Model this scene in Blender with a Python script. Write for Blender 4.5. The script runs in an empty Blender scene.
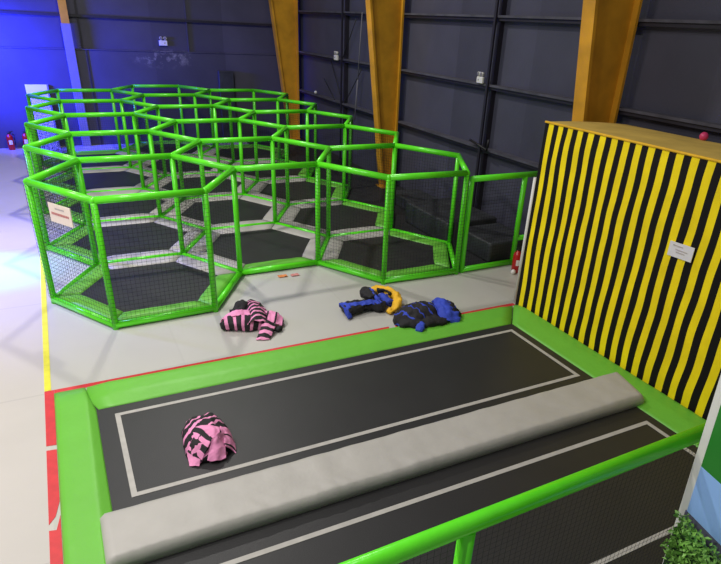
import bpy, bmesh, math, random
from mathutils import Vector, Matrix, noise
random.seed(7)
U = 1.2                                    # plan unit (one hexagon side) in metres
SC = bpy.context.scene
COL = SC.collection
PI = math.pi

# ------------------------------------------------------------------ materials
def srgb(r, g, b):
    f = lambda c: (c/255/12.92) if c/255 <= .04045 else ((c/255+.055)/1.055)**2.4
    return (f(r), f(g), f(b), 1)

def mat(name, col, rough=.6, noise_amt=.08, noise_scale=6, bump=0, bump_scale=40, spec=.5, metal=0, sheen=0, coat=0):
    m = bpy.data.materials.new(name); m.use_nodes = True
    nt = m.node_tree; N = nt.nodes; L = nt.links
    b = N['Principled BSDF']
    b.inputs['Roughness'].default_value = rough
    b.inputs['Metallic'].default_value = metal
    b.inputs['Specular IOR Level'].default_value = spec
    if sheen: b.inputs['Sheen Weight'].default_value = sheen
    if coat: b.inputs['Coat Weight'].default_value = coat
    tc = N.new('ShaderNodeTexCoord')
    nz = N.new('ShaderNodeTexNoise'); nz.inputs['Scale'].default_value = noise_scale
    nz.inputs['Detail'].default_value = 5
    L.new(tc.outputs['Object'], nz.inputs['Vector'])
    rmp = N.new('ShaderNodeMapRange')
    rmp.inputs['From Min'].default_value = .3; rmp.inputs['From Max'].default_value = .7
    rmp.inputs['To Min'].default_value = 1-noise_amt; rmp.inputs['To Max'].default_value = 1+noise_amt
    L.new(nz.outputs['Fac'], rmp.inputs['Value'])
    mx = N.new('ShaderNodeVectorMath'); mx.operation = 'SCALE'
    mx.inputs[0].default_value = col[:3]
    L.new(rmp.outputs['Result'], mx.inputs['Scale'])
    L.new(mx.outputs['Vector'], b.inputs['Base Color'])
    if bump:
        n2 = N.new('ShaderNodeTexNoise'); n2.inputs['Scale'].default_value = bump_scale; n2.inputs['Detail'].default_value = 4
        L.new(tc.outputs['Object'], n2.inputs['Vector'])
        bp = N.new('ShaderNodeBump'); bp.inputs['Strength'].default_value = bump; bp.inputs['Distance'].default_value = .02
        L.new(n2.outputs['Fac'], bp.inputs['Height']); L.new(bp.outputs['Normal'], b.inputs['Normal'])
    m['colour_socket'] = 1
    return m

def stripes_uv(name, c1, c2, width1, period, rough=.8, wob=.004):
    """two-colour stripes along UV.x (metres), edges slightly wavy"""
    m = mat(name, c1, rough, .12, 9, .35, 22)
    nt = m.node_tree; N = nt.nodes; L = nt.links; b = N['Principled BSDF']
    base = b.inputs['Base Color'].links[0].from_socket
    uv = N.new('ShaderNodeTexCoord'); sp = N.new('ShaderNodeSeparateXYZ'); L.new(uv.outputs['UV'], sp.inputs[0])
    nz = N.new('ShaderNodeTexNoise'); nz.inputs['Scale'].default_value = 7; L.new(uv.outputs['Object'], nz.inputs['Vector'])
    a = N.new('ShaderNodeMath'); a.operation = 'MULTIPLY_ADD'; L.new(nz.outputs['Fac'], a.inputs[0]); a.inputs[1].default_value = wob*2
    L.new(sp.outputs['X'], a.inputs[2])
    md = N.new('ShaderNodeMath'); md.operation = 'FLOORED_MODULO'; L.new(a.outputs[0], md.inputs[0]); md.inputs[1].default_value = period
    lt = N.new('ShaderNodeMath'); lt.operation = 'LESS_THAN'; L.new(md.outputs[0], lt.inputs[0]); lt.inputs[1].default_value = width1
    mx = N.new('ShaderNodeMix'); mx.data_type = 'RGBA'
    L.new(lt.outputs[0], mx.inputs['Factor']); mx.inputs['A'].default_value = c2; L.new(base, mx.inputs['B'])
    L.new(mx.outputs['Result'], b.inputs['Base Color'])
    return m

M = {}
M['foam'] = mat('green_foam_sleeve', srgb(98, 234, 36), .27, .06, 5, .08, 30, .5)
M['foam_fore'] = M['foam']
M['padgreen'] = mat('green_vinyl', srgb(106, 184, 58), .46, .04, 3, .25, 9)
M['padgrey'] = mat('grey_vinyl', srgb(176, 172, 166), .5, .05, 4, .3, 8)
M['bed'] = mat('black_trampoline_mesh', srgb(38, 37, 38), .48, .1, 2, .1, 120, .5)
M['net'] = mat('black_netting', srgb(26, 26, 28), .8, .05, 6)
M['tape'] = mat('grey_white_tape', srgb(176, 172, 166), .6, .08, 14)
M['red'] = mat('red_tape', srgb(206, 52, 56), .5, .1, 10)
M['yellowtape'] = mat('yellow_tape', srgb(226, 220, 60), .5, .1, 10)
M['steel'] = mat('yellow_column_paint', srgb(214, 154, 36), .5, .22, 2.2, .1, 14)
M['greypaint'] = mat('grey_column_paint', srgb(120, 118, 128), .6, .08, 3)
M['white'] = mat('white_plastic', srgb(226, 224, 220), .45, .03, 4)
M['paper'] = mat('white_paper', srgb(228, 224, 226), .7, .03, 30)
M['cream'] = mat('cream_board', srgb(238, 222, 208), .6, .03, 20)
M['redink'] = mat('faded_red_ink', srgb(200, 128, 124), .7, .1, 30)
M['greyink'] = mat('faded_grey_ink', srgb(190, 180, 176), .7, .1, 30)
M['extred'] = mat('extinguisher_red', srgb(176, 22, 26), .3, .05, 4)
M['blackrubber'] = mat('black_rubber', srgb(24, 24, 26), .5, .1, 8)
M['girt'] = mat('dark_purlin_paint_shade', srgb(30, 27, 40), .6, .25, 5, .1, 20)  # dark paint; also stands in for the shadow under the right-wall purlins
M['lit_dust'] = mat('lit_dusty_purlin_face', srgb(74, 73, 84), .8, .3, 4, .1, 20)  # paler tone puts light on the purlin face into the dust colour
M['darkfloor'] = mat('black_rubber_floor', srgb(38, 38, 42), .6, .25, 3, .2, 12)
M['darkpad'] = mat('charcoal_tarpaulin', srgb(50, 52, 56), .55, .35, 3.5, .6, 6)
M['pinkball'] = mat('pink_plastic', srgb(214, 60, 110), .4, .04, 4)
M['orange'] = mat('orange_paper', srgb(216, 130, 70), .7, .2, 40)
M['pinkpaper'] = mat('dull_pink_paper', srgb(200, 130, 124), .7, .2, 40)
M['boxtop'] = mat('ochre_canvas', srgb(212, 178, 84), .75, .12, 3, .4, 6)
M['signgreen'] = mat('printed_green', srgb(40, 128, 42), .5, .04, 2)
M['signblue'] = mat('printed_blue', srgb(150, 192, 252), .5, .04, 2)
M['signgrey'] = mat('printed_slate', srgb(92, 92, 112), .5, .04, 2)
M['leaf'] = mat('plastic_leaf', srgb(124, 176, 78), .45, .35, 9)
M['leafdry'] = mat('brown_plastic_leaf', srgb(190, 146, 84), .5, .3, 9)
M['leafback'] = mat('hedge_backing', srgb(30, 58, 24), .8, .3, 9)
PINK = srgb(240, 150, 196); BLACK = srgb(30, 27, 31); BLUE = srgb(48, 72, 190)
M['pink'] = mat('pink_cloth', PINK, .8, .12, 8, .4, 20)
M['black'] = mat('black_cloth', srgb(26, 24, 28), .8, .12, 8, .4, 20)
M['blue'] = mat('blue_cloth', BLUE, .75, .2, 8, .4, 20)
M['yellowcloth'] = mat('yellow_cloth', srgb(236, 182, 36), .75, .15, 8, .4, 20)
M['pinkstripe'] = stripes_uv('black_pink_stripe', BLACK, PINK, .062, .096)
M['pinkeven'] = stripes_uv('pink_black_stripe', BLACK, PINK, .055, .105)
M['pinkthin'] = stripes_uv('pink_thin_stripe', PINK, BLACK, .085, .105)
M['bluestripe'] = stripes_uv('black_blue_stripe', BLACK, BLUE, .105, .125)

# striped fabric of the big padded block: stripes run up the face, across object Y
def stripe_face():
    m = mat('yellow_black_canvas', srgb(255, 226, 18), .7, .1, 4, .25, 7, .25)
    nt = m.node_tree; N = nt.nodes; L = nt.links; b = N['Principled BSDF']
    base = b.inputs['Base Color'].links[0].from_socket
    tc = N.new('ShaderNodeTexCoord'); sp = N.new('ShaderNodeSeparateXYZ'); L.new(tc.outputs['Object'], sp.inputs[0])
    nz = N.new('ShaderNodeTexNoise'); nz.inputs['Scale'].default_value = 1.6; nz.inputs['Detail'].default_value = 1
    L.new(tc.outputs['Object'], nz.inputs['Vector'])
    a = N.new('ShaderNodeMath'); a.operation = 'MULTIPLY_ADD'; L.new(nz.outputs['Fac'], a.inputs[0]); a.inputs[1].default_value = .05
    sh = N.new('ShaderNodeMath'); sh.operation = 'SUBTRACT'; L.new(sp.outputs['Y'], sh.inputs[0]); sh.inputs[1].default_value = .082
    L.new(sh.outputs[0], a.inputs[2])
    md = N.new('ShaderNodeMath'); md.operation = 'FLOORED_MODULO'; L.new(a.outputs[0], md.inputs[0]); md.inputs[1].default_value = .1605
    lt = N.new('ShaderNodeMath'); lt.operation = 'LESS_THAN'; L.new(md.outputs[0], lt.inputs[0]); lt.inputs[1].default_value = .08
    mx = N.new('ShaderNodeMix'); mx.data_type = 'RGBA'
    L.new(lt.outputs[0], mx.inputs['Factor']); L.new(base, mx.inputs['A']); mx.inputs['B'].default_value = srgb(17, 13, 12)
    L.new(mx.outputs['Result'], b.inputs['Base Color'])
    return m
M['stripeface'] = stripe_face()

def floor_mat(name, col, rough, seam):
    m = mat(name, col, rough, .035, 1.3, .05, 60, .5)
    nt = m.node_tree; N = nt.nodes; L = nt.links; b = N['Principled BSDF']
    base = b.inputs['Base Color'].links[0].from_socket
    tc = N.new('ShaderNodeTexCoord')
    br = N.new('ShaderNodeTexBrick'); br.inputs['Scale'].default_value = 1
    br.inputs['Brick Width'].default_value = 2.2; br.inputs['Row Height'].default_value = 2.2
    br.inputs['Mortar Size'].default_value = .012; br.offset = .0
    br.inputs['Color1'].default_value = (1, 1, 1, 1); br.inputs['Color2'].default_value = (.97, .97, .97, 1)
    br.inputs['Mortar'].default_value = (seam, seam, seam, 1)
    L.new(tc.outputs['Object'], br.inputs['Vector'])
    mx = N.new('ShaderNodeMix'); mx.data_type = 'RGBA'; mx.blend_type = 'MULTIPLY'; mx.inputs['Factor'].default_value = 1
    L.new(base, mx.inputs['A']); L.new(br.outputs['Color'], mx.inputs['B'])
    L.new(mx.outputs['Result'], b.inputs['Base Color'])
    return m
M['floor'] = floor_mat('pale_floor', srgb(198, 192, 186), .32, .88)
M['platform'] = floor_mat('grey_mat_floor', srgb(189, 187, 180), .33, .95)

def wall_mat(name, col, axis, panel, ribs=.0, scuff=None):
    """painted sheet wall: wide panels of slightly different tone, dusty mottling and, if asked, a plaster scuff"""
    m = mat(name, col, .62, .14, 1.1, .12, 24, .4)
    nt = m.node_tree; N = nt.nodes; L = nt.links; b = N['Principled BSDF']
    base = b.inputs['Base Color'].links[0].from_socket
    tc = N.new('ShaderNodeTexCoord'); sp = N.new('ShaderNodeSeparateXYZ'); L.new(tc.outputs['Object'], sp.inputs[0])
    dv = N.new('ShaderNodeMath'); dv.operation = 'DIVIDE'; L.new(sp.outputs[axis], dv.inputs[0]); dv.inputs[1].default_value = panel
    fl = N.new('ShaderNodeMath'); fl.operation = 'FLOOR'; L.new(dv.outputs[0], fl.inputs[0])
    wn = N.new('ShaderNodeTexWhiteNoise'); wn.noise_dimensions = '1D'; L.new(fl.outputs[0], wn.inputs['W'])
    mr = N.new('ShaderNodeMapRange'); mr.inputs['To Min'].default_value = .84; mr.inputs['To Max'].default_value = 1.16
    L.new(wn.outputs['Value'], mr.inputs['Value'])
    sc = N.new('ShaderNodeVectorMath'); sc.operation = 'SCALE'; L.new(base, sc.inputs[0]); L.new(mr.outputs[0], sc.inputs['Scale'])
    out = sc.outputs['Vector']
    if scuff:
        c, rad = scuff
        ds = N.new('ShaderNodeVectorMath'); ds.operation = 'SUBTRACT'; L.new(tc.outputs['Object'], ds.inputs[0]); ds.inputs[1].default_value = c
        d2 = N.new('ShaderNodeVectorMath'); d2.operation = 'DIVIDE'; L.new(ds.outputs[0], d2.inputs[0]); d2.inputs[1].default_value = rad
        ln = N.new('ShaderNodeVectorMath'); ln.operation = 'LENGTH'; L.new(d2.outputs[0], ln.inputs[0])
        mk = N.new('ShaderNodeMapRange'); mk.inputs['From Min'].default_value = 1; mk.inputs['From Max'].default_value = .3
        L.new(ln.outputs['Value'], mk.inputs['Value'])
        nz = N.new('ShaderNodeTexNoise'); nz.inputs['Scale'].default_value = 4.5; nz.inputs['Detail'].default_value = 8; nz.inputs['Roughness'].default_value = .7
        L.new(tc.outputs['Object'], nz.inputs['Vector'])
        th = N.new('ShaderNodeMapRange'); th.inputs['From Min'].default_value = .52; th.inputs['From Max'].default_value = .66
        L.new(nz.outputs['Fac'], th.inputs['Value'])
        mu = N.new('ShaderNodeMath'); mu.operation = 'MULTIPLY'; L.new(mk.outputs[0], mu.inputs[0]); L.new(th.outputs[0], mu.inputs[1])
        m8 = N.new('ShaderNodeMath'); m8.operation = 'MULTIPLY'; L.new(mu.outputs[0], m8.inputs[0]); m8.inputs[1].default_value = .6
        mx = N.new('ShaderNodeMix'); mx.data_type = 'RGBA'; L.new(m8.outputs[0], mx.inputs['Factor'])
        L.new(out, mx.inputs['A']); mx.inputs['B'].default_value = srgb(170, 165, 165); out = mx.outputs['Result']
    L.new(out, b.inputs['Base Color'])
    return m
M['wallright'] = wall_mat('slate_sheet_wall', srgb(70, 70, 86), 'Y', 1.05)
M['wallback'] = wall_mat('slate_block_wall', srgb(70, 68, 84), 'X', 1.9, scuff=((1.8*U, 8.6*U, 1.84*U), (.8*U, .5, .24*U)))

# ------------------------------------------------------------------ mesh builder (plan units in, metres out)
class MB:
    def __init__(s): s.v = []; s.f = []; s.uv = {}; s.flat = set()
    def add(s, verts, faces, smooth=True):
        o = len(s.v); s.v += [Vector(q) for q in verts]
        for f in faces:
            if not smooth: s.flat.add(len(s.f))
            s.f.append([i+o for i in f])
        return o
    def box(s, a, b):
        (x0, y0, z0), (x1, y1, z1) = a, b
        s.add([(x0,y0,z0),(x1,y0,z0),(x1,y1,z0),(x0,y1,z0),(x0,y0,z1),(x1,y0,z1),(x1,y1,z1),(x0,y1,z1)],
              [(0,3,2,1),(4,5,6,7),(0,1,5,4),(1,2,6,5),(2,3,7,6),(3,0,4,7)], False)
    def hexa(s, low, high):
        """closed solid between two quads"""
        s.add(list(low)+list(high), [(3,2,1,0),(4,5,6,7),(0,1,5,4),(1,2,6,5),(2,3,7,6),(3,0,4,7)], False)
    def tube(s, p0, p1, r, n=12, r1=None, cap=True):
        p0, p1 = Vector(p0), Vector(p1); d = (p1-p0).normalized()
        a = d.orthogonal().normalized(); b = d.cross(a); r1 = r if r1 is None else r1
        vs = []
        for p, rr in ((p0, r), (p1, r1)):
            for i in range(n):
                t = 2*PI*i/n; vs.append(p+(a*math.cos(t)+b*math.sin(t))*rr)
        o = s.add(vs, [(i, (i+1) % n, n+(i+1) % n, n+i) for i in range(n)])
        if cap:
            s.flat.add(len(s.f)); s.f.append([o+i for i in range(n)][::-1]); s.flat.add(len(s.f)); s.f.append([o+n+i for i in range(n)])
    def ball(s, c, r, nu=12, nv=8):
        c = Vector(c); r = Vector((r, r, r)) if not hasattr(r, '__len__') else Vector(r)
        vs = [c+Vector((0, 0, r.z))]
        for j in range(1, nv):
            for i in range(nu):
                t = PI*j/nv; q = 2*PI*i/nu
                vs.append(c+Vector((r.x*math.sin(t)*math.cos(q), r.y*math.sin(t)*math.sin(q), r.z*math.cos(t))))
        vs.append(c-Vector((0, 0, r.z))); fs = []
        for i in range(nu):
            fs.append((0, 1+i, 1+(i+1) % nu))
            for j in range(nv-2):
                a = 1+j*nu; fs.append((a+i, a+nu+i, a+nu+(i+1) % nu, a+(i+1) % nu))
            a = 1+(nv-2)*nu; fs.append((a+i, len(vs)-1, a+(i+1) % nu))
        s.add(vs, fs)
    def lathe(s, c, prof, n=16):
        c = Vector(c); vs = []; fs = []
        for r, z in prof:
            for i in range(n): vs.append(c+Vector((r*math.cos(2*PI*i/n), r*math.sin(2*PI*i/n), z)))
        for j in range(len(prof)-1):
            for i in range(n): fs.append((j*n+i, j*n+(i+1) % n, (j+1)*n+(i+1) % n, (j+1)*n+i))
        o = s.add(vs, fs); s.f.append([o+i for i in range(n)][::-1]); s.f.append([o+(len(prof)-1)*n+i for i in range(n)])
    def thread(s, p0, p1, r):
        p0, p1 = Vector(p0), Vector(p1); d = (p1-p0).normalized()
        a = d.orthogonal().normalized()*r; b = d.cross(a).normalized()*r
        s.add([p0+a, p0+b, p0-a, p0-b, p1+a, p1+b, p1-a, p1-b], [(0,1,5,4),(1,2,6,5),(2,3,7,6),(3,0,4,7)])
    def pillow(s, c, z0, z1, prof, nx=14, ny=6, wr=0, seed=0, edge=.03, ends=None):
        """padded quad: c = four plan corners (outer a, outer b, inner b, inner a); prof(t) = height 0..1 from outer (t=0) to inner edge"""
        a, b, d, e = [Vector((q[0], q[1], 0)) for q in c]; g = []
        def side(t, o, i, k):
            if not ends or ends[k] is None: return o.lerp(i, t)
            m = Vector((ends[k][0], ends[k][1], 0)); tm = .62
            return o.lerp(m, t/tm) if t < tm else m.lerp(i, (t-tm)/(1-tm))
        for j in range(ny+1):
            t = j/ny
            for i in range(nx+1):
                u = i/nx; p = side(t, a, e, 0).lerp(side(t, b, d, 1), u)
                h = prof(t)
                if i in (0, nx): h = min(h, .55) if edge else h
                w = wr*noise.noise(Vector((p.x*5+seed, p.y*5, seed))) if 0 < i < nx and 0 < j < ny else 0
                g.append((p.x, p.y, z0+(z1-z0)*h+w))
        n = nx+1
        o = s.add(g, [(j*n+i, j*n+i+1, (j+1)*n+i+1, (j+1)*n+i) for j in range(ny) for i in range(nx)])
        rim = [i for i in range(n)]+[j*n+nx for j in range(1, ny+1)]+[ny*n+i for i in range(nx-1, -1, -1)]+[j*n for j in range(ny-1, 0, -1)]
        lo = s.add([(g[i][0], g[i][1], z0) for i in rim], [])
        k = len(rim)
        for i in range(k):
            s.flat.add(len(s.f)); s.f.append([lo+i, lo+(i+1) % k, o+rim[(i+1) % k], o+rim[i]])
        s.flat.add(len(s.f)); s.f.append([lo+i for i in range(k)][::-1])
    def build(s, name, m, parent=None, org=(0, 0, 0), bev=0, smooth=True):
        org = Vector(org)
        me = bpy.data.meshes.new(name)
        me.from_pydata([tuple((q-org)*U) for q in s.v], [], s.f); me.update()
        bm = bmesh.new(); bm.from_mesh(me); bmesh.ops.recalc_face_normals(bm, faces=bm.faces); bm.to_mesh(me); bm.free()
        for i, p in enumerate(me.polygons): p.use_smooth = smooth and i not in s.flat
        if s.uv:
            l = me.uv_layers.new(name='UVMap')
            for lp in me.loops: l.data[lp.index].uv = s.uv.get(lp.vertex_index, (0, 0))
        me.materials.append(m)
        o = bpy.data.objects.new(name, me); COL.objects.link(o)
        if parent is not None: o.parent = parent
        else: o.location = org*U
        if bev:
            md = o.modifiers.new('soft_edges', 'BEVEL'); md.width = bev*U; md.segments = 3; md.limit_method = 'ANGLE'; md.angle_limit = .9
        return o

def tag(o, label=None, cat=None, group=None, kind=None):
    if label: o['label'] = label
    if cat: o['category'] = cat
    if group: o['group'] = group
    if kind: o['kind'] = kind
    return o
def thing(name, loc, label, cat, group=None):
    o = bpy.data.objects.new(name, None); COL.objects.link(o); o.empty_display_size = .2
    o.location = Vector(loc)*U
    return tag(o, label, cat, group)
def struct(name, mb, m, org=(0, 0, 0), bev=0):
    return tag(mb.build(name, m, None, org, bev), kind='structure')

# ------------------------------------------------------------------ setting
b = MB(); b.box((-7, -9, -.12), (-1.075, 8.7, 0)); struct('floor', b, M['floor'])
b = MB(); b.box((-1.075, -9, -.12), (3.45, 8.7, 0)); b.box((3.45, -9, -.12), (5.2, -.83, 0)); struct('floor', b, M['platform'])
b = MB(); b.box((3.45, -.83, -.12), (5.2, 8.7, 0)); struct('floor', b, M['darkfloor'])
XW = 5.03                                   # inner face of the right wall's sheeting
b = MB(); b.box((XW, -9, 0), (XW+.1, 8.9, 5.2)); struct('wall_right', b, M['wallright'])
b = MB(); b.box((-7, 8.72, 0), (XW, 8.92, 5.2)); struct('wall_back', b, M['wallback'])
b = MB(); b.box((-7, 8.62, 0), (XW, 8.72, 1.97)); struct('wall_back', b, M['wallback'])     # thicker lower masonry
k = 1
def trim(bx, m=M['girt'], bev=0):
    global k
    b = MB()
    for q in bx: b.box(*q)
    struct('trim_%d' % k, b, m, bev=bev); k += 1
# wall rails (cold-formed purlins: lit upper plate, dark recessed lip coloured as the shadow below)
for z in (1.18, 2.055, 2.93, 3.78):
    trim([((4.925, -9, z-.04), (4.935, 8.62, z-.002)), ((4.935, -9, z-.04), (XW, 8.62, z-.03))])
    trim([((4.9, -9, z), (XW, 8.62, z+.028))], M['lit_dust'])
trim([((-7, 8.66, 2.585), (4.9, 8.72, 2.635))])
trim([((-7, 8.6, 1.965), (4.9, 8.72, 1.985))], M['wallback'])
trim([((-7, 8.7, 3.3), (4.9, 8.72, 3.35))])
for y in (.72, 5.78):                        # intermediate posts of the right wall
    trim([((4.95, y-.03, 0), (XW, y+.03, 5.2)), ((4.87, y-.022, 0), (4.9, y+.022, 5.2))])
trim([((.13, 8.69, 1.98), (.17, 8.72, 5.2))])   # sheet joints in the back wall
trim([((.2, 8.605, 0), (.225, 8.62, 1.965))])
trim([((2.35, 8.69, 1.98), (2.37, 8.72, 5.2))], M['wallback'])

# ------------------------------------------------------------------ steel columns
def column(y, zfoot, label):
    t = thing('steel_column', (4.7, y, 0), label, 'column', 'yellow steel columns on the right wall')
    o = (4.7, y, 0); w = .085
    xi = lambda z: 4.52-(z-1.1)*.13          # tapered: inner flange leans into the hall
    top = 5.2
    b = MB(); b.hexa([(xi(0)-.02, y-w, 0), (xi(0)+.02, y-w, 0), (xi(0)+.02, y+w, 0), (xi(0)-.02, y+w, 0)],
                     [(xi(top)-.02, y-w, top), (xi(top)+.02, y-w, top), (xi(top)+.02, y+w, top), (xi(top)-.02, y+w, top)])
    b.build('flange', M['steel'], t, o)
    b = MB(); b.box((4.86, y-w, 0), (4.895, y+w, top)); b.build('flange', M['steel'], t, o)
    b = MB(); b.hexa([(xi(0)+.02, y-.012, 0), (4.86, y-.012, 0), (4.86, y+.012, 0), (xi(0)+.02, y+.012, 0)],
                     [(xi(top)+.02, y-.012, top), (4.86, y-.012, top), (4.86, y+.012, top), (xi(top)+.02, y+.012, top)])
    b.build('web', M['steel'], t, o)
    b = MB(); b.box((xi(0)-.06, y-w-.04, 0), (4.895, y+w+.04, .025)); b.build('base_plate', M['steel'], t, o)
column(-1.6, 0, 'yellow steel column rising behind the yellow and black striped block')
column(3.34, 0, 'yellow steel column in the middle of the right wall, behind the cages')
column(8.45, 0, 'yellow steel column in the far corner where the two dark walls meet')

t = thing('wall_post', (-.1, 8.6, 0), 'slim post on the back wall, yellow above and grey below', 'column')
b = MB(); b.box((-.19, 8.52, 0), (-.01, 8.62, 2.46)); b.build('lower_post', M['greypaint'], t, (-.1, 8.6, 0), .008)
b = MB(); b.box((-.175, 8.53, 2.46), (-.025, 8.72, 5.2)); q = b.build('upper_post', M['steel'], t, (-.1, 8.6, 0)); q['label'] = 'yellow upper length of the post'

# ------------------------------------------------------------------ hexagonal cages
YS = .9722; H = 1.272; RP = .031; RR = .0345
OFF = {'L': (-1, 0), 'R': (1, 0), 'FL': (-.5, -.8660254), 'FR': (.5, -.8660254), 'BL': (-.5, .8660254), 'BR': (.5, .8660254)}
ORDER = ['L', 'FL', 'FR', 'R', 'BR', 'BL']
def centre(c, r): return 1.5*c, math.sqrt(3)*YS*(r+(.5 if c == 1 else 0))
def key(x, y): return (round(x, 2), round(y, 2))
NUDGE = {(0, 0, 'L'): (.022, -.025), (0, 0, 'FL'): (.03, -.03), (2, 0, 'FR'): (.015, -.05)}   # outer corners that stand a little off the grid
def corner(c, r, q):
    x, y = centre(c, r); o = OFF[q]; n = NUDGE.get((c, r, q), (0, 0)); return x+o[0]+n[0], y+o[1]*YS+n[1]
cells = [(c, r) for r in range(5) for c in (0, 2, 1)]
edge_count = {}
for c, r in cells:
    for i in range(6):
        a, d = corner(c, r, ORDER[i]), corner(c, r, ORDER[(i+1) % 6])
        e = tuple(sorted((key(*a), key(*d)))); edge_count[e] = edge_count.get(e, 0)+1
def net(b, p, q, z0, z1, cell=.041, r=.0014):
    p, q = Vector((p[0], p[1], 0)), Vector((q[0], q[1], 0)); n = max(2, round((q-p).length/cell))
    for i in range(n+1):
        w = p.lerp(q, i/n); b.thread((w.x, w.y, z0), (w.x, w.y, z1), r)
    m = round((z1-z0)/cell)
    for j in range(m+1):
        z = z0+(z1-z0)*j/m; b.thread((p.x, p.y, z), (q.x, q.y, z), r)
open_edges = {(0, 0, 'FR'), (1, 0, 'FL')}    # entrances without netting: (column, row, first corner of the edge)
row_words = ['nearest', 'second', 'third', 'fourth', 'farthest']
col_words = ['left', 'middle', 'right']
done_e, done_p = set(), set()
flat_prof = lambda t: (1-abs(2*t-1)**5)*.75+.25
def cage(c, r):
    cx, cy = centre(c, r); o = (cx, cy, 0)
    extra = {(0, 0): ', a cream notice on its net', (1, 0): ', open at its front side', (2, 0): ', joined to the short wall fence'}.get((c, r), '')
    t = thing('hexagonal_trampoline', o, '%s green hexagonal trampoline cage in the %s row%s' % (row_words[r], col_words[c], extra),
              'trampoline', 'hexagonal trampoline cages')
    S = .735
    b = MB(); top = [(cx+OFF[q][0]*S, cy+OFF[q][1]*YS*S, .046) for q in ORDER]; low = [(x, y, .02) for x, y, z in top]
    b.add(top+low, [(0,1,2,3,4,5), (11,10,9,8,7,6)]+[(i, i+6, (i+1) % 6+6, (i+1) % 6) for i in range(6)], False)
    b.build('trampoline_bed', M['bed'], t, o)
    for i in range(6):
        qa, qb = ORDER[i], ORDER[(i+1) % 6]
        a, d = corner(c, r, qa), corner(c, r, qb)
        outer = edge_count[tuple(sorted((key(*a), key(*d))))] == 1
        f = lambda q, s: (cx+OFF[q][0]*s, cy+OFF[q][1]*YS*s)
        # safety pad along this side
        A, B_, D, E = Vector(f(qa, .955)), Vector(f(qb, .955)), Vector(f(qb, .715)), Vector(f(qa, .715))
        g = (B_-A).normalized()*.006
        p = MB(); p.pillow((A+g, B_-g, D-g*.6, E+g*.6), .022, .078, lambda t: .95-.3*t if 0 < t < 1 else .6-.25*t, 8, 5, .006, c*7+r*3+i)
        green = outer
        q = p.build('safety_pad', M['padgreen'] if green else M['padgrey'], t, o)
        q['label'] = 'green safety pad' if green else 'grey safety pad'
        e = tuple(sorted((key(*a), key(*d))))
        if e in done_e: continue
        done_e.add(e)
        b = MB(); b.tube((a[0], a[1], H), (d[0], d[1], H), RR, 14); b.build('top_rail', M['foam'], t, o)
        b = MB(); b.tube((a[0], a[1], .042), (d[0], d[1], .042), RR, 14); b.build('bottom_rail', M['foam'], t, o)
        vertical = qa in ('FL', 'BR')
        if (c, r, qa) not in open_edges and (outer or not vertical):
            n = Vector(((a[0]+d[0])/2-cx, (a[1]+d[1])/2-cy)).normalized()*(.037 if outer else 0)
            dv = (Vector(d)-Vector(a)).normalized()*(.014 if outer else -.04)
            b = MB(); net(b, Vector(a)+n-dv, Vector(d)+n+dv, .08, H-.03); b.build('safety_net', M['net'], t, o)
    for q in ORDER:
        a = corner(c, r, q)
        if key(*a) in done_p: continue
        done_p.add(key(*a))
        b = MB(); b.tube((a[0], a[1], .0), (a[0], a[1], H), RP, 12); b.ball((a[0], a[1], H), RR*1.04, 12, 8)
        b.build('post', M['foam'], t, o)
for c, r in cells: cage(c, r)

# notice on the nearest left cage
a, d = Vector(corner(0, 0, 'L')), Vector(corner(0, 0, 'FL'))
dr = (d-a).normalized(); nr = Vector((dr.y, -dr.x))
if nr.x > 0: nr = -nr
sg0, sg1 = a.lerp(d, .40)+nr*.064, a.lerp(d, .735)+nr*.064
t = thing('net_notice', (sg0.x, sg0.y, 1.0), 'cream notice with a red print line on the net of the nearest left cage', 'sign')
def plate(b, p, q, z0, z1, n, th):
    b.hexa([(p.x, p.y, z0), (q.x, q.y, z0), (q.x+n.x*th, q.y+n.y*th, z0), (p.x+n.x*th, p.y+n.y*th, z0)],
           [(p.x, p.y, z1), (q.x, q.y, z1), (q.x+n.x*th, q.y+n.y*th, z1), (p.x+n.x*th, p.y+n.y*th, z1)])
so = (sg0.x, sg0.y, 1.0)
b = MB(); plate(b, sg0, sg1, .985, 1.165, nr, .008); brd = b.build('board', M['cream'], t, so)
b = MB()
for i in range(11):
    u = .1+.8*i/11; plate(b, sg0.lerp(sg1, u)+nr*.009, sg0.lerp(sg1, u+.06)+nr*.009, 1.06, 1.082, nr, .001)
b.build('red_print', M['redink'], brd, so)
b = MB()
for i in range(6):
    u = .3+.42*i/6; plate(b, sg0.lerp(sg1, u)+nr*.009, sg0.lerp(sg1, u+.055)+nr*.009, 1.115, 1.13, nr, .001)
b.build('grey_print', M['greyink'], brd, so)

# ------------------------------------------------------------------ short fence between the cages and the wall
t = thing('fence_panel', (4.0, -.86, 0), 'short green fence panel with black net between the right cage and the dark wall', 'fence')
o = (4.0, -.86, 0); y = -.872
for x in (3.61, 4.43):
    b = MB(); b.tube((x, y, 0), (x, y, 1.19), .034); b.ball((x, y, 1.19), .036); b.build('post', M['foam'], t, o)
b = MB(); b.tube((3.61, y, 1.19), (4.85, y, 1.19), .036, 14); b.build('top_rail', M['foam'], t, o)
b = MB(); b.tube((3.61, y, .036), (4.43, y, .036), .035, 14); b.build('bottom_rail', M['foam'], t, o)
b = MB(); b.tube((4.43, y, .36), (4.85, y, .36), .034, 14); b.build('middle_rail', M['foam'], t, o)
b = MB(); net(b, (3.66, y), (4.40, y), .08, 1.15); b.build('safety_net', M['net'], t, o)
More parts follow.
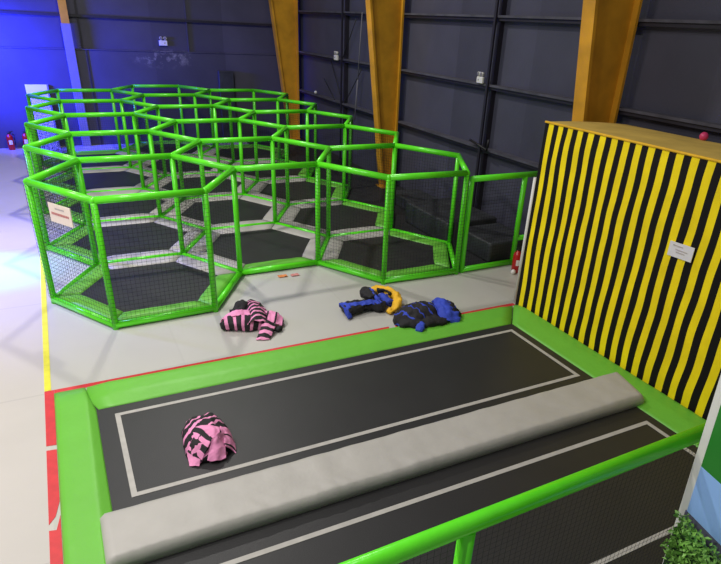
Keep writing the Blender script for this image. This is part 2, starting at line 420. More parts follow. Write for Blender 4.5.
# dark padded blocks behind that fence
def padblock(x0, x1, y0, y1, h, label):
    o = ((x0+x1)/2, (y0+y1)/2, 0)
    b = MB(); b.box((x0, y0, 0), (x1, y1, h)); q = b.build('foam_block', M['darkpad'], None, o, .03)
    tag(q, label, 'foam block', 'dark foam blocks along the right wall')
padblock(4.14, 4.86, -.74, .02, .27, 'charcoal covered foam block directly behind the short green fence')
padblock(3.98, 4.86, .06, 1.25, .33, 'charcoal covered foam block behind the nearest right cage, second along the wall')
padblock(4.3, 4.86, 1.29, 2.35, .2, 'charcoal covered foam block at the wall by the second right cage, before the middle column')

# ------------------------------------------------------------------ extinguishers
def extinguisher(x, y, label, rz=0, s=1.0):
    o = (x, y, 0)
    t = thing('fire_extinguisher', o, label, 'fire extinguisher', 'fire extinguishers')
    b = MB(); b.lathe(o, [(.052*s, 0), (.06*s, .01), (.06*s, .24*s), (.05*s, .275*s), (.026*s, .295*s), (.02*s, .31*s)], 18); cyl = b.build('cylinder', M['extred'], t, o)
    b = MB(); b.lathe((x, y, .31*s), [(.022*s, 0), (.022*s, .03*s)], 12); b.tube((x, y, .325*s), (x+.05*s, y, .325*s), .011*s, 8); val = b.build('valve', M['blackrubber'], t, o)
    b = MB(); b.hexa([(x-.03*s, y-.012*s, .335*s), (x+.08*s, y-.012*s, .345*s), (x+.08*s, y+.012*s, .345*s), (x-.03*s, y+.012*s, .335*s)],
                     [(x-.03*s, y-.012*s, .345*s), (x+.08*s, y-.012*s, .365*s), (x+.08*s, y+.012*s, .365*s), (x-.03*s, y+.012*s, .345*s)]); b.build('handle', M['blackrubber'], val, o)
    b = MB(); pts = [(x+.05*s, y, .325*s), (x+.085*s, y-.01, .28*s), (x+.082*s, y-.015, .18*s), (x+.075*s, y-.012, .09*s)]
    for p, q in zip(pts, pts[1:]): b.tube(p, q, .011*s, 8)
    b.build('hose', M['blackrubber'], val, o)
    b = MB(); b.add([(x+.0605*s*math.cos(q), y+.0605*s*math.sin(q), z) for z in (.11*s, .19*s) for q in [rz-.55+1.1*i/8 for i in range(9)]],
                    [(i, i+1, i+10, i+9) for i in range(8)]); q = b.build('paper_label', M['paper'], cyl, o); q['label'] = 'white paper label'
extinguisher(4.29, -1.12, 'red fire extinguisher at the foot of the short green fence, beside the white pipe', -1.9, .95)
extinguisher(-1.55, 8.45, 'red fire extinguisher against the blue lit back wall, the one standing clear of the cages', -1.4, 1.05)
extinguisher(-1.26, 8.5, 'red fire extinguisher by the back wall, partly hidden behind the left cages', -1.6, 1.05)
b = MB(); b.ball((4.21, -1.17, .032), .032, 14, 10); tag(b.build('ball', M['white'], None, (4.21, -1.17, 0)), 'small white ball on the floor in front of the extinguisher by the fence', 'ball')
b = MB(); b.ball((4.73, -2.89, 1.985), .04, 14, 10)
tag(b.build('ball', M['pinkball'], None, (4.73, -2.89, 1.945)), 'pink ball lying on top of the striped block', 'ball')
b = MB(); b.tube((3.685, -1.86, 0), (3.685, -1.86, 1.43), .022, 12)
tag(b.build('pipe', M['white'], None, (3.685, -1.86, 0)), 'thin white upright pipe at the far left edge of the striped block', 'pipe')

# ------------------------------------------------------------------ striped padded block
def sk(x, y): return (x, y-.018*(x+1.03))      # the long trampolines stand a touch skew to the cages
t = thing('padded_block', (4.2, -3.5, 0), 'huge padded block covered in vertical yellow and black stripes', 'climbing block')
o = (4.2, -3.5, 0); x0, x1, y0, y1, h = 3.63, 4.78, -5.3, -1.93, 2.0
b = MB(); ny, nz = 70, 26
vs = []
for j in range(nz+1):
    for i in range(ny+1):
        yy, zz = y1+(y0-y1)*i/ny, h*j/nz
        d = .011*noise.noise(Vector((yy*3.2, zz*1.1, 3)))+.006*noise.noise(Vector((yy*9, zz*2, 8)))
        e = min(1, min(i, ny-i)/2)*min(1, min(j, nz-j)/2)
        vs.append((x0+d*e-.006*e, yy, zz))
n = ny+1
b.add(vs, [(j*n+i, j*n+i+1, (j+1)*n+i+1, (j+1)*n+i) for j in range(nz) for i in range(ny)])
cov = b.build('striped_cover', M['stripeface'], t, o)
b = MB(); vs = []
for j in range(13):
    for i in range(31):
        xx, yy = x0+(x1-x0)*j/12, y1+(y0-y1)*i/30
        e = min(1, min(i, 30-i)/3)*min(1, min(j, 12-j)/3)
        dr = -.055*((xx-x0)/(x1-x0))**2*(1 if i else 1)
        vs.append((xx, yy, h+dr+e*(.012*noise.noise(Vector((xx*4, yy*3, 1))))))
b.add(vs, [(j*31+i, j*31+i+1, (j+1)*31+i+1, (j+1)*31+i) for j in range(12) for i in range(30)])
b.build('top_cover', M['boxtop'], t, o)
b = MB(); b.box((x0+.012, y0+.004, 0), (x1, y1-.004, h-.07)); b.build('foam_core', M['boxtop'], t, o)
b = MB(); b.tube((x0-.002, y1, h), (x0-.002, y0, h), .011, 8); b.build('piping', M['yellowcloth'], cov, o)
t = thing('paper_notice', (3.62, -3.72, 1.21), 'small white paper notice stuck to the striped block', 'sign')
b = MB(); b.add([(3.6170, -3.615, 1.205), (3.6100, -3.84, 1.215), (3.6120, -3.838, 1.335), (3.6170, -3.613, 1.325),
                 (3.6220, -3.615, 1.205), (3.6150, -3.84, 1.215), (3.6170, -3.838, 1.335), (3.6220, -3.613, 1.325)],
                [(0,1,2,3), (7,6,5,4), (0,4,5,1), (1,5,6,2), (2,6,7,3), (3,7,4,0)], False)
sht = b.build('sheet', M['paper'], t, (3.6200, -3.72, 1.21))
b = MB()
for z, ya, yb in ((1.3, -3.65, -3.74), (1.27, -3.68, -3.79), (1.25, -3.69, -3.77)): b.box((3.6105, yb, z), (3.6140, ya, z+.008))
b.build('print_lines', M['greyink'], sht, (3.6200, -3.72, 1.21))

# ------------------------------------------------------------------ long trampolines, their pads and tapes
def slab(b, pts, z0, z1):
    n = len(pts); b.add([(x, y, z1) for x, y in pts]+[(x, y, z0) for x, y in pts],
        [tuple(range(n)), tuple(range(2*n-1, n-1, -1))]+[(i, i+n, (i+1) % n+n, (i+1) % n) for i in range(n)], False)
def long_bed(ya, yb, la, lb, label):
    c = (1.27, (ya+yb)/2, 0)
    t = thing('rectangular_trampoline', c, label, 'trampoline', 'long rectangular trampolines')
    b = MB(); slab(b, [sk(-.8, ya), sk(3.34, ya), sk(3.34, yb), sk(-.8, yb)], .004, .022); bed = b.build('trampoline_bed', M['bed'], t, c)
    x0, x1, w = -.63, 3.17, .036
    b = MB(); O = [(x0, la), (x1, la), (x1, lb), (x0, lb)]; I = [(x0+w, la-w), (x1-w, la-w), (x1-w, lb+w), (x0+w, lb+w)]
    for i in range(4):
        j = (i+1) % 4; slab(b, [sk(*O[i]), sk(*O[j]), sk(*I[j]), sk(*I[i])], .0222, .0245)
    q = b.build('boundary_line', M['tape'], bed, c); q['label'] = 'pale grey taped boundary line'
long_bed(-2.15, -3.86, -2.36, -3.34, 'long black rectangular trampoline, the one nearer the cages, with a striped suit on it')
long_bed(-3.88, -5.3, -4.08, -5.0, 'long black rectangular trampoline nearer the green foreground rail, beyond the grey divider pad')
# green border pads: flat outer strip, then a slope down to the bed
def border_pad(c, label, ends=None, fl=.66, wr=.003):
    m = Vector(c[0]).lerp(Vector(c[2]), .5); o = (m.x, m.y, 0)
    b = MB(); b.pillow(c, .0, .058, lambda t: .45 if t == 0 else (.82+.18*min(1, t*5) if t <= fl else max(.4, 1-.6*(t-fl)/(1-fl))), 26, 16, wr, len(label), ends=ends)
    tag(b.build('edge_pad', M['padgreen'], None, o), label, 'edge pad', 'green edge pads round the long trampolines')
ML, MR = sk(-.805, -1.90), sk(3.56, -1.90)
border_pad((sk(-.795, -1.895), sk(3.55, -1.895), sk(3.245, -2.255), sk(-.735, -2.255)), 'green edge pad along the back of the long trampolines, next to the cages', (sk(-.795, -2.1), None))
border_pad((sk(-1.03, -5.5), sk(-1.03, -1.90), sk(-.75, -2.26), sk(-.75, -5.2)), 'green edge pad along the left end of the long trampolines', (None, ML))
border_pad((sk(3.615, -1.91), sk(3.615, -5.5), sk(3.255, -5.2), sk(3.255, -2.26)), 'green edge pad along the foot of the striped block', (MR, None))
border_pad((sk(3.61, -5.51), sk(-1.02, -5.51), sk(-.74, -5.22), sk(3.25, -5.22)), 'green edge pad along the near side under the foreground rail')
# thick grey divider pad
b = MB(); nx, ny = 140, 20; g = []
for j in range(ny+1):
    s = j/ny
    for i in range(nx+1):
        u = i/nx; x, y = sk(-.82+u*(4.25-.1*s), -3.505-s*.40)
        e = min(1, (1-abs(2*u-1))*160)**.5; f = (1-abs(2*s-1)**14)**.5 if 0 < s < 1 else 0
        crease = .006*noise.noise(Vector((x*7, y*2, 0)))+.011*max(0, s-.55)*2.5*noise.noise(Vector((x*16+y*13, y*5, 4)))
        z = .075+.05*f*(.35+.65*e)+crease*min(1, f)
        g.append((x, y, z))
n = nx+1
oo = b.add(g, [(j*n+i, j*n+i+1, (j+1)*n+i+1, (j+1)*n+i) for j in range(ny) for i in range(nx)])
rim = list(range(n))+[j*n+nx for j in range(1, ny+1)]+[ny*n+i for i in range(nx-1, -1, -1)]+[j*n for j in range(ny-1, 0, -1)]
lo = b.add([(g[i][0], g[i][1], .024) for i in rim], [])
for i in range(len(rim)): b.f.append([lo+i, lo+(i+1) % len(rim), oo+rim[(i+1) % len(rim)], oo+rim[i]])
b.f.append([lo+i for i in range(len(rim))][::-1])
tag(b.build('divider_pad', M['padgrey'], None, (1.27, -3.72, 0)), 'long thick grey pad dividing the two rectangular trampolines', 'divider pad')

def tape(pts, label, m=M['red'], group='red floor tapes', name='floor_tape'):
    b = MB(); slab(b, pts, .0002, .003); c = pts[0]
    tag(b.build(name, m, None, (c[0], c[1], 0)), label, 'floor tape', group)
tape([sk(-1.03, -1.80), sk(2.03, -1.80), sk(2.01, -1.848), sk(-1.03, -1.855)], 'red floor tape along the back green pad, longer piece on the left')
tape([sk(2.10, -1.80), sk(3.63, -1.80), sk(3.63, -1.852), sk(2.09, -1.848)], 'red floor tape along the back green pad, shorter piece ending at the striped block')
tape([(-1.10, -1.80), (-1.032, -1.80), (-1.036, -2.56), (-1.10, -2.55)], 'red floor tape beside the left green pad, piece at the corner with the yellow tape')
tape([(-1.10, -2.605), (-1.036, -2.615), (-1.036, -3.17), (-1.062, -3.3), (-1.10, -3.36)], 'red floor tape beside the left green pad, middle piece between two gaps')
tape([(-1.10, -3.41), (-1.06, -3.42), (-1.036, -3.3), (-1.036, -5.4), (-1.10, -5.4)], 'red floor tape beside the left green pad, piece nearest the foreground')
tape([(-1.10, 3.2), (-1.055, 3.2), (-1.052, -1.795), (-1.10, -1.795)], 'yellow floor tape running past the left cages on the pale floor', M['yellowtape'], 'yellow floor tapes')

# ------------------------------------------------------------------ foreground rail
t = thing('railing', (.4, -5.4, 0), 'green padded foreground railing with black netting below it', 'railing')
o = (.4, -5.4, 0); zr = 1.297
b = MB(); b.tube((-1.3, -5.41, zr), (1.82, -5.41, zr), .032, 20)
b.build('top_rail', M['foam'], t, o)
for x in (-1.3, .345, 1.82):
    b = MB(); b.tube((x, -5.41, 0), (x, -5.41, zr-.02), .03, 16); b.build('post', M['foam'], t, o)
b = MB(); b.tube((-1.3, -5.41, .09), (1.82, -5.41, .09), .045, 14); b.build('bottom_rail', M['foam'], t, o)
b = MB(); net(b, (-1.26, -5.375), (1.78, -5.375), .12, zr-.03, .028, .0007); b.build('safety_net', M['net'], t, o)

# ------------------------------------------------------------------ printed board with artificial hedge, right foreground
A = Vector((1.480, -5.47)); D = Vector((-.21, -.978)).normalized(); NB = Vector((-D.y*-1, D.x*-1)); NB = Vector((D.y, -D.x))   # NB faces the camera
if NB.x > 0: NB = -NB
t = thing('display_board', (A.x, A.y, 0), 'white edged printed board in green and blue standing at the right foreground', 'board')
bo = (A.x, A.y, 0)
def bplate(b, s0, s1, z0, z1, n0, th, z0b=None, z1b=None):
    p, q = A+D*s0+NB*n0, A+D*s1+NB*n0; z0b = z0 if z0b is None else z0b; z1b = z1 if z1b is None else z1b
    r, w = q+NB*th, p+NB*th
    lx = lambda v, z: (v.x-.085*(z-1.0), v.y, z)          # the board leans slightly
    b.hexa([lx(p, z0), lx(q, z0b), lx(r, z0b), lx(w, z0)], [lx(p, z1), lx(q, z1b), lx(r, z1b), lx(w, z1)]); return
b = MB(); bplate(b, 0, 1.3, 0, 2.05, -.04, .04); b.build('board_panel', M['white'], t, bo)
b = MB(); bplate(b, .043, 1.26, 1.233, 2.0, .001, .004); b.build('green_print', M['signgreen'], t, bo)
b = MB(); bplate(b, .043, 1.26, .978, 1.233, .001, .004); b.build('blue_print', M['signblue'], t, bo)
b = MB(); bplate(b, .035, .14, .90, .976, .001, .004); bplate(b, .14, 1.26, .90, .976, .001, .004); b.build('slate_print', M['signgrey'], t, bo)
t = thing('artificial_hedge', (A.x, A.y, 0), 'artificial green hedge mat fixed along the foot of the printed board', 'hedge')
b = MB(); bplate(b, .05, 1.25, .0, .90, .006, .05); b.build('backing_mat', M['leafback'], t, bo)
def leaves(n, srange, zrange, size):
    b = MB()
    for i in range(n):
        s = random.uniform(*srange); z = random.uniform(*zrange); out = random.uniform(.035, .09)*(.65+.5*noise.noise(Vector((s*9, z*9, 0)))+.3)
        p = A+D*s+NB*out; c = Vector((p.x-.085*(z-1.0), p.y, z))
        d = Vector((NB.x*.6+random.uniform(-1, 1), NB.y*.6+random.uniform(-1, 1), random.uniform(-.7, 1))).normalized()
        w = d.cross(Vector((random.uniform(-1, 1), random.uniform(-1, 1), random.uniform(-1, 1)))).normalized(); nn = d.cross(w)
        l = size*random.uniform(.7, 1.3); ww = l*.3
        b.add([c, c+d*l*.45+w*ww+nn*l*.08, c+d*l, c+d*l*.45-w*ww+nn*l*.08, c+d*l*.5-nn*l*.05], [(0, 1, 4), (1, 2, 4), (2, 3, 4), (3, 0, 4)], False)
    return b
q = leaves(14000, (.06, 1.24), (.1, .995), .024).build('leaves', M['leaf'], t, bo); q['kind'] = 'stuff'
q = leaves(700, (.12, 1.2), (.1, .74), .03).build('dry_leaves', M['leafdry'], t, bo); q['kind'] = 'stuff'; q['label'] = 'brownish leaves among the green'

# ------------------------------------------------------------------ garments (soft lofted folds)
def finish(b, name, m, t, o, label, solid):
    q = b.build(name, m, t, o)
    if solid: sd = q.modifiers.new('cloth_thickness', 'SOLIDIFY'); sd.thickness = .007; sd.offset = -1
    if label: q['label'] = label
    return q
def crease(p, seed, amt):
    v = Vector((p.x*9+seed*3.1, p.y*9, p.z*9))
    return amt*(.8*noise.noise(v)+2.4*(.2-abs(noise.noise(v*1.2+Vector((5, 2, 9)))))+1.2*(.2-abs(noise.noise(v*2.7))))
def crv(P, u):
    n = len(P)-1; i = min(int(u*n), n-1); u = u*n-i
    a, b_, c, d = P[max(0, i-1)], P[i], P[i+1], P[min(n, i+2)]
    return .5*((2*b_)+(c-a)*u+(2*a-5*b_+4*c-d)*u*u+(3*b_-a-3*c+d)*u**3)
def panel(name, rows, m, t, o, seed=0, wr=.012, nu=26, nv=16, label=None, skew=0):
    """loose flap of cloth through a grid of points; UV.x runs along each row in metres"""
    Rw = [[Vector(p) for p in r] for r in rows]; b = MB()
    for j in range(nv+1):
        P = [crv([r[k] for r in Rw], j/nv) for k in range(len(Rw[0]))]; L_ = 0; prev = None
        for i in range(nu+1):
            p = crv(P, i/nu)
            if prev is not None: L_ += (p-prev).length
            prev = p.copy(); e = crease(p, seed, wr)
            q = p+Vector((.3*e, -.3*e, e)); q.z = max(q.z, FLOORZ+.004)
            b.uv[len(b.v)] = (L_*U+skew*j/nv, j/nv); b.v.append(q)
    n = nu+1
    b.f += [(j*n+i, j*n+i+1, (j+1)*n+i+1, (j+1)*n+i) for j in range(nv) for i in range(nu)]
    return finish(b, name, m, t, o, label, True)
def mound(name, outline, h, m, t, o, d, seed=0, wr=.02, top=(0, 0), label=None):
    """heaped cloth over a floor outline; stripes run across direction d"""
    P = [Vector((x, y, 0)) for x, y in outline]; c = sum(P, Vector())/len(P); P.append(P[0]); b = MB(); d = Vector(d); n, m_ = 56, 14
    for j in range(m_+1):
        r = 1-j/m_
        for i in range(n):
            q = crv(P, i/n); p = c+(q-c)*r+Vector((top[0], top[1], 0))*(1-r)
            p.z = FLOORZ+.004+h*(1-r**2.6)**.75
            e = crease(p, seed, wr)*(1 if j else .4)
            w = (q-c).normalized(); p = p+w*e*r+Vector((0, 0, e*(1-r*.6))); p.z = max(p.z, FLOORZ+.003)
            b.uv[len(b.v)] = (p.dot(d)*U+crease(p, seed+9, .6)*.04, 0); b.v.append(p)
    b.f += [(j*n+i, j*n+(i+1) % n, (j+1)*n+(i+1) % n, (j+1)*n+i) for j in range(m_) for i in range(n)]
    b.f.append(list(range(n))[::-1])
    return finish(b, name, m, t, o, label, False)
def fold(name, pts, m, t, o, n=26, seed=0, wr=.02, flat=0.0, sub=7, rot=0, label=None):
    """cloth fold: pts = (x, y, z, half width, half height); UV.x runs along the fold in metres"""
    P = [Vector(q[:3]) for q in pts]; R = [(q[3], q[4]) for q in pts]; rings = []
    def cr(a, b_, c, d, u): return .5*((2*b_)+(c-a)*u+(2*a-5*b_+4*c-d)*u*u+(3*b_-a-3*c+d)*u**3)
    S = []
    for i in range(len(P)-1):
        for k_ in range(sub+(1 if i == len(P)-2 else 0)):
            u = k_/sub; ix = [max(0, i-1), i, i+1, min(len(P)-1, i+2)]
            S.append((cr(*[P[q] for q in ix], u), cr(*[R[q][0] for q in ix], u), cr(*[R[q][1] for q in ix], u)))
    b = MB(); L_ = 0
    for i, (p, w, h) in enumerate(S):
        d = (S[min(i+1, len(S)-1)][0]-S[max(i-1, 0)][0]).normalized()
        side = Vector((-d.y, d.x, 0)); side = side.normalized() if side.length > .01 else Vector((1, 0, 0)); up = d.cross(side); up = up if up.z > 0 else -up
        if i: L_ += (p-S[i-1][0]).length
        for k_ in range(n):
            a = 2*PI*k_/n; ca, sa = math.cos(a), math.sin(a)
            ca = math.copysign(abs(ca)**.8, ca); sa = math.copysign(abs(sa)**.9, sa)
            q = p+side*ca*w+up*sa*h
            v = Vector((q.x*9+seed*3.1, q.y*9, q.z*9)); dd = .9*noise.noise(v)+2.2*(.22-abs(noise.noise(v*1.1+Vector((5, 2, 9)))))+1.3*(.2-abs(noise.noise(v*2.6)))
            q = q+(side*ca+up*sa)*dd*wr
            q.z = max(q.z, pts[0][2]*0+FLOORZ+.003)
            b.uv[len(b.v)+0] = (L_*U+rot*ca*w*U, k_/n); b.v.append(q)
    m_ = len(S)
    for i in range(m_-1):
        for k_ in range(n): b.f.append([i*n+k_, i*n+(k_+1) % n, (i+1)*n+(k_+1) % n, (i+1)*n+k_])
    for i0, sg in ((0, -1), (m_-1, 1)):
        c = S[i0][0]; b.uv[len(b.v)] = b.uv[i0*n]; b.v.append(Vector((c.x, c.y, max(c.z, FLOORZ+.003)))); ci = len(b.v)-1
        for k_ in range(n): b.f.append([i0*n+k_, i0*n+(k_+1) % n, ci])
    q = b.build(name, m, t, o)
    
    if label: q['label'] = label
    return q
FLOORZ = 0
# pink and black suit on the grey floor
o = (.78, -1.3, 0)
t = thing('jump_suit', o, 'crumpled pink and black striped suit lying on the grey floor beside the cages', 'suit', 'pink and black striped suits')
fold('torso', [(.45, -1.28, .05, .03, .03), (.50, -1.30, .06, .07, .06), (.60, -1.32, .07, .09, .075), (.71, -1.355, .07, .09, .075), (.82, -1.39, .05, .07, .05), (.87, -1.41, .04, .03, .03)], M['pinkstripe'], t, o, seed=1, wr=.014)
panel('torso_front', [[(.46, -1.20, .03), (.60, -1.13, .06), (.72, -1.20, .08)], [(.475, -1.235, .10), (.605, -1.20, .15), (.735, -1.27, .16)], [(.485, -1.29, .11), (.60, -1.31, .155), (.735, -1.36, .155)]], M['pink'], t, o, seed=2, label='plain pink upper front')
fold('collar', [(.62, -1.14, .06, .04, .05), (.68, -1.09, .09, .07, .07), (.74, -1.07, .10, .06, .06), (.79, -1.04, .07, .04, .05)], M['black'], t, o, seed=3, label='black lining at the neck')
fold('upper_body', [(.84, -.98, .04, .05, .03), (.84, -1.06, .06, .07, .05), (.82, -1.20, .07, .08, .06), (.80, -1.36, .06, .07, .05)], M['black'], t, o, seed=4, wr=.012)
panel('draped_leg', [[(.72, -.99, .02), (.715, -1.13, .05), (.70, -1.30, .08), (.67, -1.44, .10)], [(.79, -.965, .11), (.785, -1.12, .15), (.77, -1.31, .17), (.735, -1.47, .145)], [(.87, -.95, .12), (.875, -1.10, .145), (.855, -1.30, .15), (.82, -1.48, .12)], [(.95, -.95, .06), (.955, -1.10, .07), (.925, -1.28, .07), (.89, -1.44, .05)], [(.965, -.97, .01), (.975, -1.11, .01), (.95, -1.28, .01), (.92, -1.42, .01)]], M['pinkstripe'], t, o, seed=5, skew=.05)
panel('sleeve', [[(.90, -1.20, .02), (.99, -1.20, .02), (1.06, -1.26, .01)], [(.91, -1.24, .10), (1.0, -1.25, .10), (1.055, -1.31, .06)], [(.90, -1.34, .12), (.98, -1.37, .11), (1.05, -1.41, .05)], [(.88, -1.43, .07), (.95, -1.46, .05), (1.02, -1.47, .01)]], M['pinkthin'], t, o, seed=6, skew=.12)
panel('lower_leg', [[(.825, -1.43, .10), (.77, -1.53, .06), (.70, -1.62, .012)], [(.88, -1.46, .11), (.825, -1.56, .075), (.765, -1.655, .02)], [(.95, -1.49, .06), (.89, -1.58, .05), (.825, -1.665, .012)]], M['pinkeven'], t, o, seed=7, wr=.008)
fold('cuff', [(1.0, -1.51, .02, .02, .015), (.95, -1.52, .03, .03, .02), (.90, -1.51, .03, .03, .02)], M['black'], t, o, seed=8, label='black cuff')
# black and blue suit
o = (2.0, -1.38, 0)
t = thing('jump_suit', o, 'black and blue suit on the grey floor lying against a yellow garment', 'suit', 'black and blue suits')
fold('torso', [(1.80, -1.42, .06, .085, .045), (1.90, -1.41, .06, .07, .05), (2.0, -1.43, .065, .075, .055), (2.11, -1.47, .06, .085, .05), (2.17, -1.49, .04, .06, .03)], M['black'], t, o, seed=11, wr=.022)
fold('leg', [(1.715, -1.41, .055, .12, .05), (1.76, -1.415, .06, .115, .05), (1.83, -1.42, .065, .09, .05), (1.92, -1.42, .06, .07, .05)], M['black'], t, o, seed=12, wr=.018)
panel('hem', [[(1.735, -1.275, .02), (1.76, -1.29, .02), (1.79, -1.31, .02)], [(1.70, -1.33, .10), (1.73, -1.335, .105), (1.765, -1.345, .10)], [(1.685, -1.43, .125), (1.72, -1.43, .12), (1.76, -1.43, .115)], [(1.685, -1.53, .08), (1.715, -1.53, .09), (1.75, -1.52, .085)], [(1.70, -1.575, .015), (1.725, -1.57, .02), (1.755, -1.555, .02)]], M['blue'], t, o, seed=13, wr=.012, label='blue hem of the flared leg')
fold('sleeve', [(2.13, -1.08, .06, .05, .045), (2.10, -1.16, .09, .07, .05), (2.08, -1.27, .12, .075, .05), (2.10, -1.38, .12, .06, .04)], M['black'], t, o, seed=13, wr=.022)
panel('side_panel', [[(1.74, -1.41, .125), (1.85, -1.43, .125), (1.98, -1.44, .13), (2.10, -1.45, .13)], [(1.74, -1.45, .122), (1.85, -1.455, .122), (1.98, -1.47, .125), (2.10, -1.49, .122)], [(1.745, -1.50, .10), (1.85, -1.48, .112), (1.98, -1.50, .115), (2.10, -1.525, .105)]], M['blue'], t, o, seed=14, wr=.014, label='blue strip down the side')
fold('blue_panel', [(2.13, -1.50, .10, .02, .015), (2.11, -1.40, .125, .02, .02), (2.12, -1.30, .15, .02, .02), (2.12, -1.2, .135, .015, .015)], M['blue'], t, o, seed=15, wr=.01, label='blue strip on the sleeve')
o = (2.27, -1.38, 0)
t = thing('vest', o, 'small crumpled yellow garment tucked under the black and blue suit', 'garment')
fold('body', [(2.20, -1.09, .06, .03, .04), (2.27, -1.15, .09, .045, .05), (2.355, -1.26, .09, .045, .045), (2.38, -1.38, .08, .045, .045), (2.33, -1.50, .06, .05, .04), (2.22, -1.585, .045, .05, .035), (2.15, -1.60, .035, .035, .025)], M['yellowcloth'], t, o, seed=16, wr=.02)
fold('lining', [(2.20, -1.27, .05, .05, .04), (2.24, -1.36, .075, .06, .04), (2.24, -1.46, .06, .05, .035)], M['blue'], t, o, seed=17, wr=.02, label='dark blue lining')
fold('trim', [(2.23, -1.2, .10, .02, .03), (2.30, -1.27, .12, .018, .02), (2.31, -1.36, .115, .018, .02)], M['black'], t, o, seed=18, wr=.01, label='black trim')
# bulky black and blue suit half on the green pad
o = (2.42, -1.86, 0)
t = thing('jump_suit', o, 'bulky black suit with blue bands, lying across the red tape onto the green pad', 'suit', 'black and blue suits')
mound('torso', [(2.10, -1.83), (2.16, -1.72), (2.30, -1.66), (2.46, -1.67), (2.60, -1.74), (2.68, -1.86), (2.62, -2.0), (2.46, -2.06), (2.28, -2.06), (2.14, -1.97)], .205, M['bluestripe'], t, o, (.9, .35, .3), seed=21, wr=.02, top=(.0, -.02))
fold('leg', [(2.10, -1.95, .05, .07, .045), (2.20, -2.00, .07, .085, .055), (2.33, -2.04, .075, .08, .055), (2.46, -2.06, .08, .08, .05), (2.58, -2.07, .07, .06, .045)], M['black'], t, o, seed=24, wr=.02)
mound('hood_back', [(2.56, -1.78), (2.66, -1.72), (2.76, -1.78), (2.82, -1.92), (2.80, -2.06), (2.70, -2.12), (2.60, -2.06)], .19, M['black'], t, o, (1, 0, 0), seed=23, wr=.016)
panel('hood', [[(2.57, -1.80, .19), (2.54, -1.88, .185), (2.52, -1.97, .15), (2.52, -2.08, .08)], [(2.62, -1.82, .22), (2.60, -1.91, .215), (2.58, -2.01, .17), (2.57, -2.12, .09)], [(2.67, -1.86, .215), (2.66, -1.94, .21), (2.64, -2.04, .16), (2.63, -2.14, .07)], [(2.74, -1.93, .18), (2.745, -2.0, .17), (2.73, -2.09, .12), (2.72, -2.16, .045)]], M['blue'], t, o, seed=22, wr=.022, label='blue hood')
fold('cuff', [(2.20, -2.16, .06, .03, .03), (2.235, -2.13, .08, .045, .035), (2.27, -2.08, .09, .045, .03)], M['blue'], t, o, seed=25, wr=.014, label='blue cuff')
# pink and black suit on the trampoline
FLOORZ = .024
o = (-.1, -3.02, .024)
t = thing('jump_suit', o, 'bundled pink and black striped suit lying on the long black trampoline', 'suit', 'pink and black striped suits')
mound('torso', [(-.215, -2.80), (-.16, -2.72), (-.06, -2.685), (.045, -2.72), (.085, -2.86), (.085, -2.99), (.05, -3.12), (.0, -3.215), (-.09, -3.22), (-.2, -3.19), (-.245, -3.08), (-.235, -2.93)], .15, M['pinkstripe'], t, o, (-.5, .86, .35), seed=31, wr=.014, top=(.0, -.06))
panel('leg', [[(-.145, -2.99, .185), (-.19, -3.05, .14), (-.235, -3.11, .075)], [(-.105, -3.07, .195), (-.155, -3.125, .145), (-.205, -3.165, .065)], [(-.065, -3.155, .175), (-.115, -3.19, .12), (-.165, -3.215, .05)]], M['pinkeven'], t, o, seed=32, wr=.006, skew=.015)
panel('leg_end', [[(-.238, -3.10, .075), (-.24, -3.155, .045), (-.243, -3.205, .03)], [(-.205, -3.165, .07), (-.21, -3.20, .045), (-.215, -3.22, .03)], [(-.17, -3.205, .06), (-.178, -3.22, .04), (-.185, -3.235, .03)]], M['pink'], t, o, seed=33, wr=.006, label='plain pink leg end')
panel('back_panel', [[(-.145, -2.99, .187), (-.11, -3.06, .195), (-.072, -3.15, .18)], [(-.075, -3.02, .195), (-.05, -3.08, .20), (-.05, -3.15, .17)], [(-.005, -3.04, .18), (.0, -3.09, .185), (-.01, -3.15, .16)]], M['pink'], t, o, seed=34, wr=.006, label='plain pink triangle on top')
panel('side_flap', [[(-.07, -3.16, .17), (-.10, -3.19, .11), (-.13, -3.225, .045)], [(-.02, -3.13, .185), (-.05, -3.19, .13), (-.07, -3.25, .05)], [(.03, -3.09, .15), (.015, -3.17, .10), (.0, -3.24, .045)]], M['pink'], t, o, seed=35, wr=.010, label='plain pink flap hanging down')
panel('sleeve', [[(.02, -3.02, .16), (.02, -3.10, .145), (.01, -3.19, .10)], [(.075, -3.01, .11), (.075, -3.09, .09), (.06, -3.18, .05)], [(.10, -3.02, .03), (.10, -3.09, .03), (.08, -3.2, .03)]], M['pinkthin'], t, o, seed=36, wr=.008)
FLOORZ = 0

# torn ticket scraps on the floor by the middle cage
def scrap(x, y, m, label, s):
    b = MB(); vs = []
    for j in range(4):
        for i in range(5):
            vs.append((x+(i-2)*s*.5, y+(j-1.5)*s*.4, .004+.016*abs(noise.noise(Vector((i*.9+x*9, j*.8, y*7))))+.004))
    b.add(vs, [(j*5+i, j*5+i+1, (j+1)*5+i+1, (j+1)*5+i) for j in range(3) for i in range(4)], False)
    q = b.build('paper_scrap', m, None, (x, y, 0)); sd = q.modifiers.new('thickness', 'SOLIDIFY'); sd.thickness = .003
    tag(q, label, 'paper scrap', 'paper scraps on the floor')
scrap(1.46, -.20, M['orange'], 'crumpled orange paper scrap on the floor in front of the middle cages', .055)
scrap(1.61, -.22, M['pinkpaper'], 'crumpled pink paper scrap on the floor, right of the orange one', .05)

